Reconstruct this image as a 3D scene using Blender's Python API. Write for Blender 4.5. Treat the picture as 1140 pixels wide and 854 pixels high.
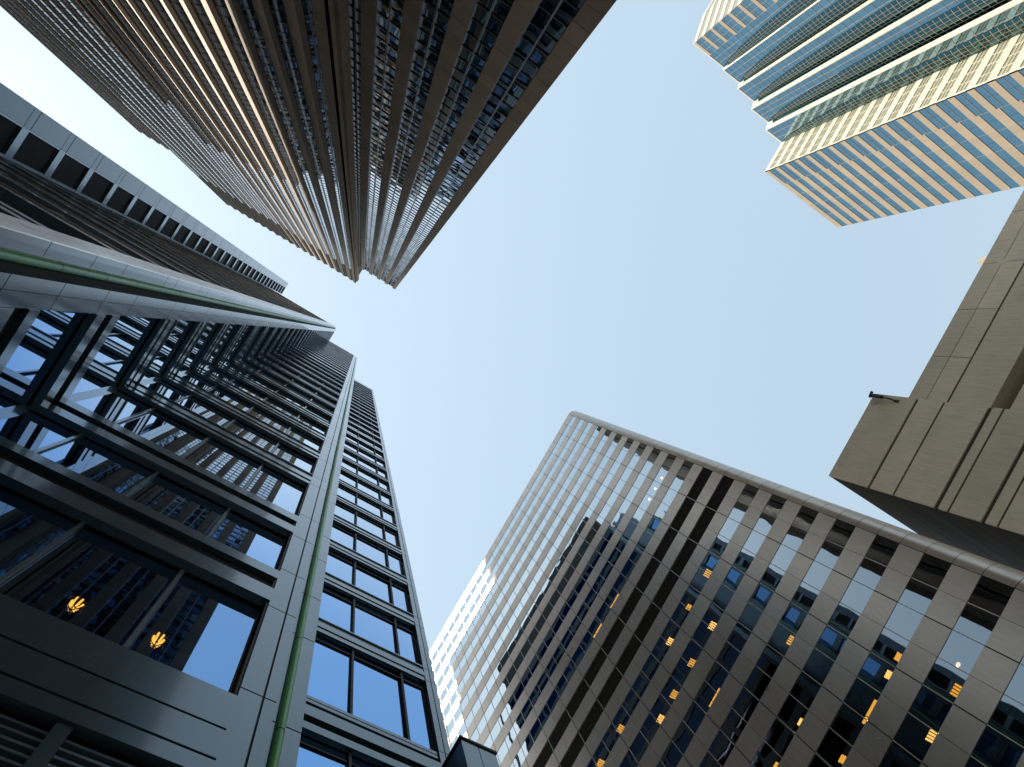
import bpy, math, random
from mathutils import Vector, Matrix

random.seed(7)
scene = bpy.context.scene
for o in list(bpy.data.objects):
    bpy.data.objects.remove(o, do_unlink=True)
COL = scene.collection

# ------------------------------------------------------------------ camera
PW, PH, FPX, ZX, ZY, AZ = 1140, 854, 745.0, 402.0, 371.5, math.radians(31.4)
zen = Vector((ZX - PW / 2, ZY - PH / 2, FPX)).normalized()      # zenith in image axes (right, down, forward)
xh = (Vector((1, 0, 0)) - zen * zen.x).normalized()
yh = zen.cross(xh)
ca, sa = math.cos(AZ), math.sin(AZ)


def to_world(v):
    a, b, c = xh.dot(v), yh.dot(v), zen.dot(v)
    return Vector((ca * a + sa * b, -sa * a + ca * b, c))


R_, D_, F_ = to_world(Vector((1, 0, 0))), to_world(Vector((0, 1, 0))), to_world(Vector((0, 0, 1)))
cam_data = bpy.data.cameras.new("camera")
cam_data.sensor_fit = 'HORIZONTAL'
cam_data.sensor_width = 36.0
cam_data.lens = 36.0 * FPX / PW
cam_data.clip_start = 0.05
cam_data.clip_end = 6000
cam = bpy.data.objects.new("camera", cam_data)
COL.objects.link(cam)
U_ = -D_
cam.matrix_world = Matrix(((R_.x, U_.x, -F_.x, 0), (R_.y, U_.y, -F_.y, 0), (R_.z, U_.z, -F_.z, 0), (0, 0, 0, 1)))
scene.camera = cam

# ------------------------------------------------------------------ light
SUN_EL = math.radians(56.0)
SUN_DIR = Vector((-0.894 * math.cos(SUN_EL), 0.447 * math.cos(SUN_EL), math.sin(SUN_EL)))   # towards the sun
world = bpy.data.worlds.new("World")
scene.world = world
world.use_nodes = True
wt = world.node_tree
wt.nodes.clear()
sky = wt.nodes.new("ShaderNodeTexSky")
sky.sky_type = 'NISHITA'
sky.sun_disc = False
sky.sun_elevation = SUN_EL
sky.sun_rotation = math.atan2(SUN_DIR.x, SUN_DIR.y)
sky.air_density = 3.0
sky.dust_density = 1.0
sky.ozone_density = 1.0
bg = wt.nodes.new("ShaderNodeBackground")
bg.inputs["Strength"].default_value = 0.15
wo = wt.nodes.new("ShaderNodeOutputWorld")
hs = wt.nodes.new("ShaderNodeHueSaturation")
hs.inputs["Saturation"].default_value = 0.62
wt.links.new(sky.outputs[0], hs.inputs["Color"])
haze_mix = wt.nodes.new("ShaderNodeMixRGB")          # thin high haze evens the clear sky out
haze_mix.inputs[0].default_value = 0.62
haze_mix.inputs[2].default_value = (1.36, 1.92, 2.44, 1)
wt.links.new(hs.outputs[0], haze_mix.inputs[1])
wt.links.new(haze_mix.outputs[0], bg.inputs["Color"])
wt.links.new(bg.outputs[0], wo.inputs["Surface"])
sun_data = bpy.data.lights.new("sun", 'SUN')
sun_data.energy = 5.0
sun_data.angle = math.radians(0.53)
sun_data.color = (1.0, 0.88, 0.73)
sun = bpy.data.objects.new("sun", sun_data)
sun.rotation_euler = SUN_DIR.to_track_quat('Z', 'Y').to_euler()
sun.location = (-60, -30, 300)
COL.objects.link(sun)
vs = scene.view_settings
vs.view_transform = 'Standard'
vs.look = 'None'
vs.exposure = 0.9
vs.gamma = 1.0
vs.use_curve_mapping = False
cy = scene.cycles
cy.max_bounces = 8
cy.diffuse_bounces = 3
cy.glossy_bounces = 5
cy.transparent_max_bounces = 8
cy.sample_clamp_indirect = 6.0
cy.caustics_reflective = True

# ------------------------------------------------------------------ materials
def new_mat(name):
    m = bpy.data.materials.new(name)
    m.use_nodes = True
    nt = m.node_tree
    nt.nodes.clear()
    out = nt.nodes.new("ShaderNodeOutputMaterial")
    b = nt.nodes.new("ShaderNodeBsdfPrincipled")
    nt.links.new(b.outputs[0], out.inputs[0])
    return m, nt, b, out


def N(nt, typ, **kw):
    n = nt.nodes.new(typ)
    for k, v in kw.items():
        if k in n.inputs:
            n.inputs[k].default_value = v
        else:
            setattr(n, k, v)
    return n


def solid(name, col, rough=0.5, metal=0.0, spec=0.5, var=0.12, isl=0.10, scale=0.35, stain=0.0, stretch=(1, 1, 0.15),
          rvar=0.08, bump=0.0, bscale=6.0, coat=0.0, coat_rough=0.1):
    """A weathered opaque surface: per-panel tone, large soft blotches, vertical streaks."""
    m, nt, b, out = new_mat(name)
    L = nt.links.new
    geo = N(nt, "ShaderNodeNewGeometry")
    n1 = N(nt, "ShaderNodeTexNoise", Scale=scale, Detail=5.0)
    L(geo.outputs["Position"], n1.inputs["Vector"])
    mp = N(nt, "ShaderNodeMapping")
    mp.inputs["Scale"].default_value = stretch
    L(geo.outputs["Position"], mp.inputs["Vector"])
    n2 = N(nt, "ShaderNodeTexNoise", Scale=4.0, Detail=4.0)
    L(mp.outputs[0], n2.inputs["Vector"])
    a1 = N(nt, "ShaderNodeMapRange")
    a1.inputs["To Min"].default_value = 1 - var * 1.6
    a1.inputs["To Max"].default_value = 1 + var * 1.6
    L(n1.outputs["Fac"], a1.inputs["Value"])
    a2 = N(nt, "ShaderNodeMapRange")
    a2.inputs["To Min"].default_value = 1 - isl
    a2.inputs["To Max"].default_value = 1 + isl
    L(geo.outputs["Random Per Island"], a2.inputs["Value"])
    a3 = N(nt, "ShaderNodeMapRange")
    a3.inputs["From Min"].default_value = 0.35
    a3.inputs["From Max"].default_value = 0.7
    a3.inputs["To Min"].default_value = 1.0
    a3.inputs["To Max"].default_value = 1 - stain
    L(n2.outputs["Fac"], a3.inputs["Value"])
    m1 = N(nt, "ShaderNodeMath", operation='MULTIPLY')
    m2 = N(nt, "ShaderNodeMath", operation='MULTIPLY')
    L(a1.outputs[0], m1.inputs[0]); L(a2.outputs[0], m1.inputs[1])
    L(m1.outputs[0], m2.inputs[0]); L(a3.outputs[0], m2.inputs[1])
    mx = N(nt, "ShaderNodeVectorMath", operation='SCALE')
    mx.inputs[0].default_value = col
    L(m2.outputs[0], mx.inputs["Scale"])
    L(mx.outputs[0], b.inputs["Base Color"])
    r = N(nt, "ShaderNodeMapRange")
    r.inputs["To Min"].default_value = max(0.02, rough - rvar)
    r.inputs["To Max"].default_value = min(1, rough + rvar)
    L(n1.outputs["Fac"], r.inputs["Value"])
    L(r.outputs[0], b.inputs["Roughness"])
    b.inputs["Metallic"].default_value = metal
    b.inputs["Specular IOR Level"].default_value = spec
    b.inputs["Coat Weight"].default_value = coat
    b.inputs["Coat Roughness"].default_value = coat_rough
    if bump:
        n3 = N(nt, "ShaderNodeTexNoise", Scale=bscale, Detail=4.0)
        L(geo.outputs["Position"], n3.inputs["Vector"])
        bp = N(nt, "ShaderNodeBump", Strength=bump, Distance=0.05)
        L(n3.outputs["Fac"], bp.inputs["Height"])
        L(bp.outputs[0], b.inputs["Normal"])
    return m


def glass(name, col, edge=(1, 1, 1), rough=0.015, wave=0.25, wscale=0.5, clear=0.0, clear_col=(0.6, 0.55, 0.45), isl=0.06, ramp=None):
    """Coated architectural glass: a tinted mirror coat, gently wavy, optionally partly clear."""
    m, nt, b, out = new_mat(name)
    L = nt.links.new
    geo = N(nt, "ShaderNodeNewGeometry")
    a2 = N(nt, "ShaderNodeMapRange")
    a2.inputs["To Min"].default_value = 1 - isl
    a2.inputs["To Max"].default_value = 1 + isl
    L(geo.outputs["Random Per Island"], a2.inputs["Value"])
    mx = N(nt, "ShaderNodeVectorMath", operation='SCALE')
    mx.inputs[0].default_value = col
    L(a2.outputs[0], mx.inputs["Scale"])
    if ramp:            # coated glass turns into a plain mirror towards grazing angles
        lw_ = N(nt, "ShaderNodeLayerWeight", Blend=0.5)
        mr = N(nt, "ShaderNodeMapRange")
        mr.inputs["From Min"].default_value = ramp[0]
        mr.inputs["From Max"].default_value = ramp[1]
        mr.interpolation_type = 'SMOOTHSTEP'
        L(lw_.outputs["Facing"], mr.inputs["Value"])
        mc = N(nt, "ShaderNodeMixRGB")
        mc.inputs[2].default_value = (*[0.95 * e for e in edge], 1)
        L(mr.outputs[0], mc.inputs[0]); L(mx.outputs[0], mc.inputs[1])
        L(mc.outputs[0], b.inputs["Base Color"])
    else:
        L(mx.outputs[0], b.inputs["Base Color"])
    b.inputs["Metallic"].default_value = 1.0
    b.inputs["Roughness"].default_value = rough
    b.inputs["Specular Tint"].default_value = (*edge, 1)
    n3 = N(nt, "ShaderNodeTexNoise", Scale=wscale, Detail=1.0)
    L(geo.outputs["Position"], n3.inputs["Vector"])
    bp = N(nt, "ShaderNodeBump", Strength=wave, Distance=0.02)
    L(n3.outputs["Fac"], bp.inputs["Height"])
    L(bp.outputs[0], b.inputs["Normal"])
    if clear > 0:
        tr = N(nt, "ShaderNodeBsdfTransparent", Color=(*clear_col, 1))
        mix = N(nt, "ShaderNodeMixShader")
        mix.inputs[0].default_value = clear
        L(b.outputs[0], mix.inputs[1]); L(tr.outputs[0], mix.inputs[2])
        L(mix.outputs[0], out.inputs[0])
    return m


def emit(name, col, strength):
    m, nt, b, out = new_mat(name)
    b.inputs["Base Color"].default_value = (*col, 1)
    b.inputs["Emission Color"].default_value = (*col, 1)
    b.inputs["Emission Strength"].default_value = strength
    return m


M = {}
M['l_panel'] = solid("blue_grey_metal_panel", (0.09, 0.15, 0.19), rough=0.26, metal=0.4, spec=0.6, var=0.12, isl=0.06, stain=0.12, coat=0.8, coat_rough=0.10)
M['l_trim'] = solid("grey_metal_trim", (0.24, 0.32, 0.38), rough=0.25, metal=0.5, spec=0.6, var=0.06, isl=0.05, coat=0.8, coat_rough=0.10)
M['l_sheen'] = solid('sheen_pale_metal', (0.72, 0.68, 0.62), rough=0.16, metal=0.85, var=0.05, isl=0.04, rvar=0.04)  # pale tone puts bright sheen and glints into the colour
M['l_dark'] = solid("dark_reveal_metal", (0.018, 0.019, 0.021), rough=0.5, spec=0.3, var=0.1, isl=0.03)
M['l_glass'] = glass("blue_mirror_glass", (0.21, 0.42, 0.76), edge=(0.95, 0.98, 1), wave=0.10, wscale=0.35, ramp=(0.60, 0.90))
M['l_clear'] = glass("blue_tinted_clear_glass", (0.26, 0.48, 0.84), edge=(0.95, 0.98, 1), wave=0.10, wscale=0.35, clear=0.25, clear_col=(0.7, 0.7, 0.7), ramp=(0.64, 0.94))
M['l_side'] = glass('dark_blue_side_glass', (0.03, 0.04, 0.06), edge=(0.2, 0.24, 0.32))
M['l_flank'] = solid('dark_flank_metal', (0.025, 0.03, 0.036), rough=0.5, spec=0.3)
M['shade_brown'] = solid('shade_dark_brown', (0.055, 0.04, 0.03), rough=0.85, spec=0.2, isl=0.2)  # dark tone stands in for shade on the flank and in the recess
M['green'] = solid("green_enamel", (0.13, 0.52, 0.11), rough=0.35, spec=0.6, var=0.15, isl=0.05, stain=0.15)
M['louvre'] = solid("louvre_black", (0.012, 0.012, 0.013), rough=0.5, spec=0.3)
M['r_panel'] = solid("warm_grey_panel", (0.58, 0.505, 0.43), rough=0.30, metal=0.55, spec=0.5, var=0.10, isl=0.06, stain=0.10, scale=0.18)
M['r_joint'] = solid("joint_sealant", (0.03, 0.028, 0.025), rough=0.7)
M['r_bar'] = solid("pale_mullion", (0.50, 0.48, 0.44), rough=0.35, metal=0.2)
M['r_glass'] = glass("bronze_tinted_glass", (0.21, 0.255, 0.295), edge=(0.66, 0.77, 0.85), wave=0.35, wscale=0.45, clear=0.2, clear_col=(0.7, 0.6, 0.5), ramp=(0.2, 0.75))
M['r_louvre'] = solid("bronze_louvre", (0.035, 0.029, 0.023), rough=0.6, spec=0.2)
M['inside'] = solid("dark_interior", (0.03, 0.027, 0.024), rough=0.8)
M['t_stone'] = solid("brown_granite", (0.30, 0.225, 0.16), rough=0.7, spec=0.04, var=0.12, isl=0.10, stain=0.08)
M['t_fin'] = solid("bronze_fin", (0.24, 0.21, 0.18), rough=0.35, metal=0.5)
M['t_bar'] = solid("bronze_transom", (0.07, 0.06, 0.05), rough=0.4, metal=0.3)
M['t_glass'] = glass("bronze_window_glass", (0.19, 0.205, 0.215), edge=(1, 1, 1), wave=0.3, wscale=0.7, isl=0.15, ramp=(0.6, 0.95))
M['b_conc'] = solid("board_marked_concrete", (0.76, 0.655, 0.51), rough=0.75, spec=0.25, var=0.12, isl=0.06, stain=0.16, scale=0.25,
                    stretch=(1.4, 1.4, 0.1), bump=0.08, bscale=5.0)
M['b_groove'] = solid("groove_shadow_concrete", (0.10, 0.085, 0.07), rough=0.8, spec=0.2)
M['tr_stone'] = solid("beige_granite", (0.50, 0.40, 0.285), rough=0.5, var=0.05, isl=0.06, stain=0.04)
M['tr_glass'] = glass("teal_mirror_glass", (0.18, 0.30, 0.365), edge=(0.8, 0.95, 1), wave=0.1, wscale=0.2, isl=0.08)
M['tr_pale'] = solid("cream_panel", (0.72, 0.66, 0.54), rough=0.45, var=0.05, isl=0.04)  # beige stone lightened to cream, putting the sunlight into its colour
M['tr_paleglass'] = solid("pale_green_spandrel_glass", (0.30, 0.32, 0.25), rough=0.2, spec=0.8, isl=0.1)
M['tr_dark_teal'] = glass("dark_teal_glass", (0.05, 0.115, 0.13), edge=(0.4, 0.6, 0.6), rough=0.06, wave=0.3, wscale=0.4, isl=0.15)  # dark teal of the painted reflection shapes and the facet returns
M['tr_line'] = solid("tan_mullion", (0.36, 0.30, 0.22), rough=0.5)
M['tr_cream_line'] = solid("cream_mullion", (0.75, 0.68, 0.52), rough=0.5)
M['cam_dark'] = solid("dark_cast_metal", (0.03, 0.03, 0.035), rough=0.45, metal=0.4)
M['rust'] = solid("rusty_bracket", (0.10, 0.06, 0.04), rough=0.8)
M['roof'] = solid("roof_membrane", (0.16, 0.15, 0.14), rough=0.9)
M['asphalt'] = solid("asphalt", (0.05, 0.05, 0.052), rough=0.9, spec=0.2, scale=2.0)
M['paving'] = solid("granite_paving", (0.42, 0.40, 0.37), rough=0.75, scale=1.0)
M['kerb'] = solid("kerb_granite", (0.33, 0.32, 0.30), rough=0.7)
M['paint'] = solid("road_paint", (0.75, 0.75, 0.72), rough=0.6)
M['amber2'] = emit('pale_amber_light', (1.0, 0.66, 0.2), 4.5)
M['amber'] = emit("amber_light", (1.0, 0.56, 0.09), 3.0)
M['warm'] = emit("warm_downlight", (1.0, 0.80, 0.55), 3.5)
M['cage'] = solid("black_lamp_metal", (0.02, 0.017, 0.012), rough=0.5)

# ------------------------------------------------------------------ geometry helpers
GZ = -1.6      # ground level below the lens


class Frame:
    """A facade frame: origin o, horizontal axis u, outward axis n. Points are (u, d, z)."""
    def __init__(s, o, u, n):
        s.o, s.u, s.n = Vector(o), Vector(u), Vector(n)

    def p(s, u, d, z):
        return s.o + s.u * u + s.n * d + Vector((0, 0, z))


FX = lambda Y, s=-1: Frame((0, Y, 0), (1, 0, 0), (0, s, 0))     # facade along X at Y, facing s*Y; u = X
FY = lambda X, s=1: Frame((X, 0, 0), (0, 1, 0), (s, 0, 0))      # facade along Y at X, facing s*X; u = Y


class MB:
    def __init__(s):
        s.v, s.f = [], []

    def quad(s, a, b, c, d):
        i = len(s.v)
        s.v += [tuple(a), tuple(b), tuple(c), tuple(d)]
        s.f.append((i, i + 1, i + 2, i + 3))

    def box(s, fr, u0, u1, d0, d1, z0, z1):
        i = len(s.v)
        for z in (z0, z1):
            for (u, d) in ((u0, d0), (u1, d0), (u1, d1), (u0, d1)):
                s.v.append(tuple(fr.p(u, d, z)))
        s.f += [(i, i + 3, i + 2, i + 1), (i + 4, i + 5, i + 6, i + 7), (i, i + 1, i + 5, i + 4),
                (i + 1, i + 2, i + 6, i + 5), (i + 2, i + 3, i + 7, i + 6), (i + 3, i, i + 4, i + 7)]

    def wbox(s, x0, x1, y0, y1, z0, z1):
        s.box(WF, x0, x1, y0, y1, z0, z1)

    def prism(s, pts, z0, z1, cap=True):
        """Vertical prism over an outline of (x, y)."""
        i, n = len(s.v), len(pts)
        for z in (z0, z1):
            for (x, y) in pts:
                s.v.append((x, y, z))
        if cap:
            s.f.append(tuple(range(i + n - 1, i - 1, -1)))
            s.f.append(tuple(range(i + n, i + 2 * n)))
        for k in range(n):
            j = (k + 1) % n
            s.f.append((i + k, i + j, i + n + j, i + n + k))

    def tube(s, a, b, r0, r1=None, n=10, cap=True):
        r1 = r0 if r1 is None else r1
        a, b = Vector(a), Vector(b)
        ax = (b - a).normalized()
        t = ax.orthogonal().normalized()
        w = ax.cross(t)
        i = len(s.v)
        for (c, r) in ((a, r0), (b, r1)):
            for k in range(n):
                an = 2 * math.pi * k / n
                s.v.append(tuple(c + (t * math.cos(an) + w * math.sin(an)) * r))
        for k in range(n):
            j = (k + 1) % n
            s.f.append((i + k, i + j, i + n + j, i + n + k))
        if cap:
            s.f.append(tuple(range(i + n - 1, i - 1, -1)))
            s.f.append(tuple(range(i + n, i + 2 * n)))

    def sphere(s, c, r, nu=14, nv=8, t0=0.0, t1=math.pi):
        c = Vector(c)
        i = len(s.v)
        for a in range(nv + 1):
            th = t0 + (t1 - t0) * a / nv
            for k in range(nu):
                ph = 2 * math.pi * k / nu
                s.v.append(tuple(c + Vector((math.sin(th) * math.cos(ph), math.sin(th) * math.sin(ph), math.cos(th))) * r))
        for a in range(nv):
            for k in range(nu):
                j = (k + 1) % nu
                s.f.append((i + a * nu + k, i + (a + 1) * nu + k, i + (a + 1) * nu + j, i + a * nu + j))

    def build(s, name, m, parent=None, smooth=False, stuff=False):
        me = bpy.data.meshes.new(name)
        o = bpy.data.objects.new(name, me)
        COL.objects.link(o)
        org = Vector((0, 0, 0))
        if parent is not None:
            o.parent = parent
            p = parent
            while p is not None:
                org += p.location
                p = p.parent
        me.from_pydata([(v[0] - org.x, v[1] - org.y, v[2] - org.z) for v in s.v], [], s.f)
        me.materials.append(m)
        if smooth:
            for poly in me.polygons:
                poly.use_smooth = True
        me.update()
        if stuff:
            o['kind'] = 'stuff'
        return o


WF = Frame((0, 0, 0), (1, 0, 0), (0, 1, 0))


class Rows:
    """One mesh per key: every storey's strip becomes a part of its own."""
    def __init__(s):
        s.m, s.key = {}, 0

    def at(s, key):
        return s.m.setdefault(key, MB())

    def box(s, *a):
        s.at(s.key).box(*a)

    def build(s, name, m, parent):
        for k in s.m:
            if s.m[k].f:
                s.m[k].build(name, m, parent)


def thing(name, label, cat, loc, group=None):
    o = bpy.data.objects.new(name, None)
    o.empty_display_size = 0.5
    COL.objects.link(o)
    o.location = loc
    o['label'] = label
    o['category'] = cat
    if group:
        o['group'] = group
    return o


def tag(o, label, cat, group=None):
    o['label'] = label
    o['category'] = cat
    if group:
        o['group'] = group


cinv = cam.matrix_world.inverted()


def project(v):
    p = cinv @ Vector(v)
    if p.z > -0.1:
        return None
    return (FPX * p.x / -p.z, FPX * p.y / -p.z)


def shown_area(qs):
    pp = [project(q) for q in qs]
    if any(p is None for p in pp):
        return 0
    cl = [(max(-570, min(570, p[0])), max(-427, min(427, p[1]))) for p in pp]
    a = 0
    for k in range(4):
        x0, y0 = cl[k]
        x1, y1 = cl[(k + 1) % 4]
        a += x0 * y1 - x1 * y0
    return abs(a) / 2


class Windows:
    """Collects the panes of one building; the 100 that show largest become parts, the rest one part."""
    def __init__(s, mat):
        s.w, s.mat = [], mat

    def add(s, fr, u0, u1, z0, z1, d=0.0, tilt=0.0, frame=0.0, mat=None, eps=0.0):
        j = [random.uniform(-tilt, tilt) for _ in range(3)]
        qs = [fr.p(u0, d + j[0], z0), fr.p(u1, d + j[1], z0), fr.p(u1, d + j[1] + j[2], z1), fr.p(u0, d + j[0] + j[2], z1)]
        if (qs[1] - qs[0]).cross(qs[3] - qs[0]).dot(fr.n) < 0:
            qs.reverse()
        face = (-qs[0]).dot(fr.n)
        s.w.append((shown_area(qs) if face > 0 else 0, qs, fr, (u0, u1, z0, z1, d), frame, mat or s.mat))

    def build(s, parent, frame_mat=None, keep=100, name="window"):
        s.w.sort(key=lambda t: -t[0])
        rest, restf = {}, MB()
        for i, (a, qs, fr, (u0, u1, z0, z1, d), fw, m) in enumerate(s.w):
            if fw:
                fb = MB() if i < keep and a > 0 else restf
                fb.box(fr, u0, u1, d - 0.02, d + fw, z0, z0 + fw)
                fb.box(fr, u0, u1, d - 0.02, d + fw, z1 - fw, z1)
                fb.box(fr, u0, u0 + fw, d - 0.02, d + fw - 0.004, z0 + fw, z1 - fw)
                fb.box(fr, u1 - fw, u1, d - 0.02, d + fw - 0.004, z0 + fw, z1 - fw)
            if i < keep and a > 0:
                b = MB()
                b.quad(*qs)
                o = b.build(name, m, parent)
                if fw:
                    fb.build("frame", frame_mat, o)
            else:
                rest.setdefault(m.name, (MB(), m))[0].quad(*qs)
        many = MB()
        for k, (b, m) in rest.items():
            o = b.build(name, m, parent, stuff=True)
            if restf.f:
                restf.build("frame", frame_mat, o)
                restf = MB()


# ------------------------------------------------------------------ ground
g = MB(); g.quad((-1500, -1500, GZ - 0.15), (1500, -1500, GZ - 0.15), (1500, 1500, GZ - 0.15), (-1500, 1500, GZ - 0.15))
o = g.build("ground", M['asphalt']); o['kind'] = 'structure'
g = MB(); g.quad((-300, -9.5, GZ - 0.146), (300, -9.5, GZ - 0.146), (300, -2.2, GZ - 0.146), (-300, -2.2, GZ - 0.146))
o = g.build("road", M['asphalt']); o['kind'] = 'structure'
g = MB()
for k in range(-40, 40):
    g.quad((k * 5, -5.92, GZ - 0.142), (k * 5 + 2.4, -5.92, GZ - 0.142), (k * 5 + 2.4, -5.8, GZ - 0.142), (k * 5, -5.8, GZ - 0.142))
o = g.build("road_marking", M['paint']); o['kind'] = 'structure'
g = MB()
g.wbox(-120, 33.8, -2.0, 70, GZ - 0.3, GZ)
g.wbox(-120, 120, -90, -9.7, GZ - 0.3, GZ)
o = g.build("pavement", M['paving']); o['kind'] = 'structure'
g = MB()
g.wbox(-120, 33.8, -2.2, -2.003, GZ - 0.3, GZ + 0.004)
g.wbox(-120, 120, -9.697, -9.5, GZ - 0.3, GZ + 0.004)
o = g.build("kerb", M['kerb']); o['kind'] = 'structure'
# ================================================================== dark notched tower on the left
L = thing("office_tower", "dark blue-grey metal tower with a notched corner and two green pipes up its piers", "building", (-4, 6, GZ))
S = lambda n: 19.62 + 3.96 * n
NF = 30
ROOF_L, ROOF_W = 137.3, 130.2
lw = Windows(M['l_glass'])
rails, dark, trim = Rows(), MB(), MB()


def rail3(mb, fr, u0, u1, d0, d1, z0, z1, fine):
    if not fine:
        mb.box(fr, u0, u1, d0, d1, z0, z1)
        return
    h = (z1 - z0 - 0.05) / 3
    for k in range(3):
        mb.box(fr, u0, u1, d0, d1 - (0.0 if k == 1 else 0.025), z0 + k * (h + 0.025), z0 + k * (h + 0.025) + h)


low_rails = [(6.62, 6.87), (6.91, 7.39), (7.43, 8.1), (11.0, 11.5), (11.98, 12.34), (14.75, 15.2), (15.6, 16.04)]
openings = [(8.1, 11.0), (12.34, 14.75), (16.04, 19.62)] + [(S(n) + 1.08, S(n + 1)) for n in range(NF - 1)]
F2, F1 = FX(4.4, -1), FY(-4.52, 1)
for fr, u0, u1 in ((F2, -4.67, 0.945), (F1, 2.325, 4.4)):
    for (a, b) in low_rails:
        rails.key = ('c', a if a > 9 else 0)
        rails.box(fr, u0, u1, -0.15, 0.0, a, b)
    for (a, b) in ((6.60, 8.08), (11.2, 12.3), (14.95, 16.0)):
        dark.box(fr, u0 - 0.0, u1, -0.155, -0.10, a, b) if fr is F2 else dark.box(fr, u0, u1 - 0.003, -0.155, -0.10, a, b)
    for n in range(NF):
        rails.key = ('c', S(n))
        rail3(rails, fr, u0, u1, -0.15, 0.0, S(n), S(n) + 1.08, n < 12)
        if n < 12:
            dark.box(fr, u0 + 0.002, u1 - 0.003, -0.15, -0.06, S(n) + 0.01, S(n) + 1.07)
        # slim sill line that catches the light
        trim.box(fr, u0, u1, -0.15, 0.015, S(n) + 1.08, S(n) + 1.13)
    rails.box(fr, u0, u1, -0.15, 0.0, S(NF - 1) + 1.13, ROOF_L)
# panes behind the rails
for (a, b) in openings:
    m = M['l_clear'] if a < 9 else None
    xs = [-4.69, -3.60, -2.02, -0.44, 0.91]
    for k in range(4):
        lw.add(F2, xs[k] + 0.025, xs[k + 1] - 0.025, a - 0.12, b + 0.12, d=-0.18, tilt=0.006, frame=0.022, mat=m)
    lw.add(F1, 2.34, 4.56, a - 0.12, b + 0.12, d=-0.18, tilt=0.006, frame=0.022)
for x in (-3.60, -2.02, -0.44):
    trim.box(F2, x - 0.03, x + 0.03, -0.19, -0.125, 8.1, ROOF_L - 0.1)
trim.box(WF, -4.72, -4.63, 4.51, 4.60, 8.1, ROOF_L - 0.1)
dark.box(F2, 0.905, 0.943, -0.2, -0.03, 8.1, ROOF_L - 0.1)
# louvres under the lowest windows
for (a, b) in ((-4.9, -3.85), (-3.7, -2.2), (-2.04, -0.52), (-0.36, 0.9)):
    z = 1.2
    while z < 6.5:
        trim.box(F2, a, b, -0.20, -0.10, z, z + 0.035)
        z += 0.115
dark.box(F2, -4.92, 0.945, -0.44, -0.26, GZ, 6.6)
rails.key = ('c', 0)
for x in (-3.775, -2.12, -0.44):
    rails.box(F2, x - 0.075, x + 0.075, -0.25, -0.03, GZ, 6.6)
rails.box(F1, 2.325, 4.4, -0.40, 0.0, GZ, 6.58)
rails.box(F2, -4.67, 0.945, -0.40, -0.002, GZ, 1.15)

# piers with panel joints
pj = [GZ, 3.0, 5.6, 8.3, 10.8, 12.5, 14.6, 16.3]
for n in range(NF):
    pj += [S(n) + 0.02, S(n) + 1.06]
pj = [z for z in pj if z < ROOF_L - 1] + [ROOF_L]


def pier_panels(mb, fr, u0, u1, d0, d1, zs, gap=0.025):
    for k in range(len(zs) - 1):
        mb.box(fr, u0, u1, d0, d1, zs[k] + gap / 2, zs[k + 1] - gap / 2)


pierA = MB()
pier_panels(pierA, F2, 0.945, 1.235, -0.5, 0.0, pj)
pier_panels(pierA, F2, 1.265, 1.42, -0.5, 0.0, pj)
pier_panels(pierA, F2, 1.42, 1.88, -0.7, -0.22, pj)
dark.box(F2, 0.95, 1.415, -0.5, -0.03, GZ, ROOF_L - 0.03)
dark.box(F2, 1.425, 1.875, -0.69, -0.25, GZ, ROOF_L - 0.03)
pierA.box(FY(1.87, 1), 4.66, 8.0, -0.4, 0.0, GZ, ROOF_L)
pierB = MB()
zB = [GZ, 4.0, 7.5, 9.2, 10.88, 12.7, 14.7, 16.44] + [z for z in pj if z > 19]
FB = FY(-4.55, 1)
pier_panels(pierB, FB, 2.045, 2.32, -0.5, 0.0, zB)
pier_panels(pierB, FB, 1.79, 2.035, -0.5, 0.0, zB)
pier_panels(pierB, FB, 1.51, 1.79, -0.6, -0.25, zB)
pier_panels(pierB, FB, 1.31, 1.51, -1.32, -0.51, zB)
dark.box(FB, 1.33, 2.31, -0.8, -0.53, GZ, ROOF_L - 0.03)
dark.box(FB, 1.80, 2.31, -0.5, -0.03, GZ, ROOF_L - 0.03)
ret = MB()
for (x0, x1) in ((-5.87, -5.47), (-5.455, -5.065)):
    for k in range(len(zB) - 1):
        ret.wbox(x0, x1, 1.285, 1.31, zB[k] + 0.012, zB[k + 1] - 0.012)
ret.build('sheen_return', M['l_sheen'], L)  # return face made paler to carry its bright sheen
sill = MB()
for nm, pm in (("pier", pierA), ("pier", pierB)):
    pm.build(nm, M['l_panel'], L)


def pipe(cx, cyy, zs, r):
    b = MB()
    for k in range(len(zs) - 1):
        b.tube((cx, cyy, zs[k] + 0.012), (cx, cyy, zs[k + 1] - 0.012), r, n=18, cap=False)
    c = MB()
    for z in zs[1:-1]:
        c.tube((cx, cyy, z - 0.014), (cx, cyy, z + 0.014), r * 0.95, n=14, cap=False)
    o = b.build("green_pipe", M['green'], L, smooth=False)
    for poly in o.data.polygons:
        poly.use_smooth = len(poly.vertices) == 4
    c.build("joint_ring", M['louvre'], o)


pzs = [GZ, 2.0, 4.6, 8.1, 10.55, 12.3, 14.4, 16.4] + [S(n) + 0.55 for n in range(NF)] + [ROOF_L + 0.05]
pipe(1.60, 4.60, pzs, 0.062)
pipe(-4.775, 1.61, [GZ, 4, 8.3, 10.3, 12.66, 14.68, 16.5] + [S(n) + 0.55 for n in range(NF)] + [ROOF_L + 0.05], 0.082)

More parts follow.
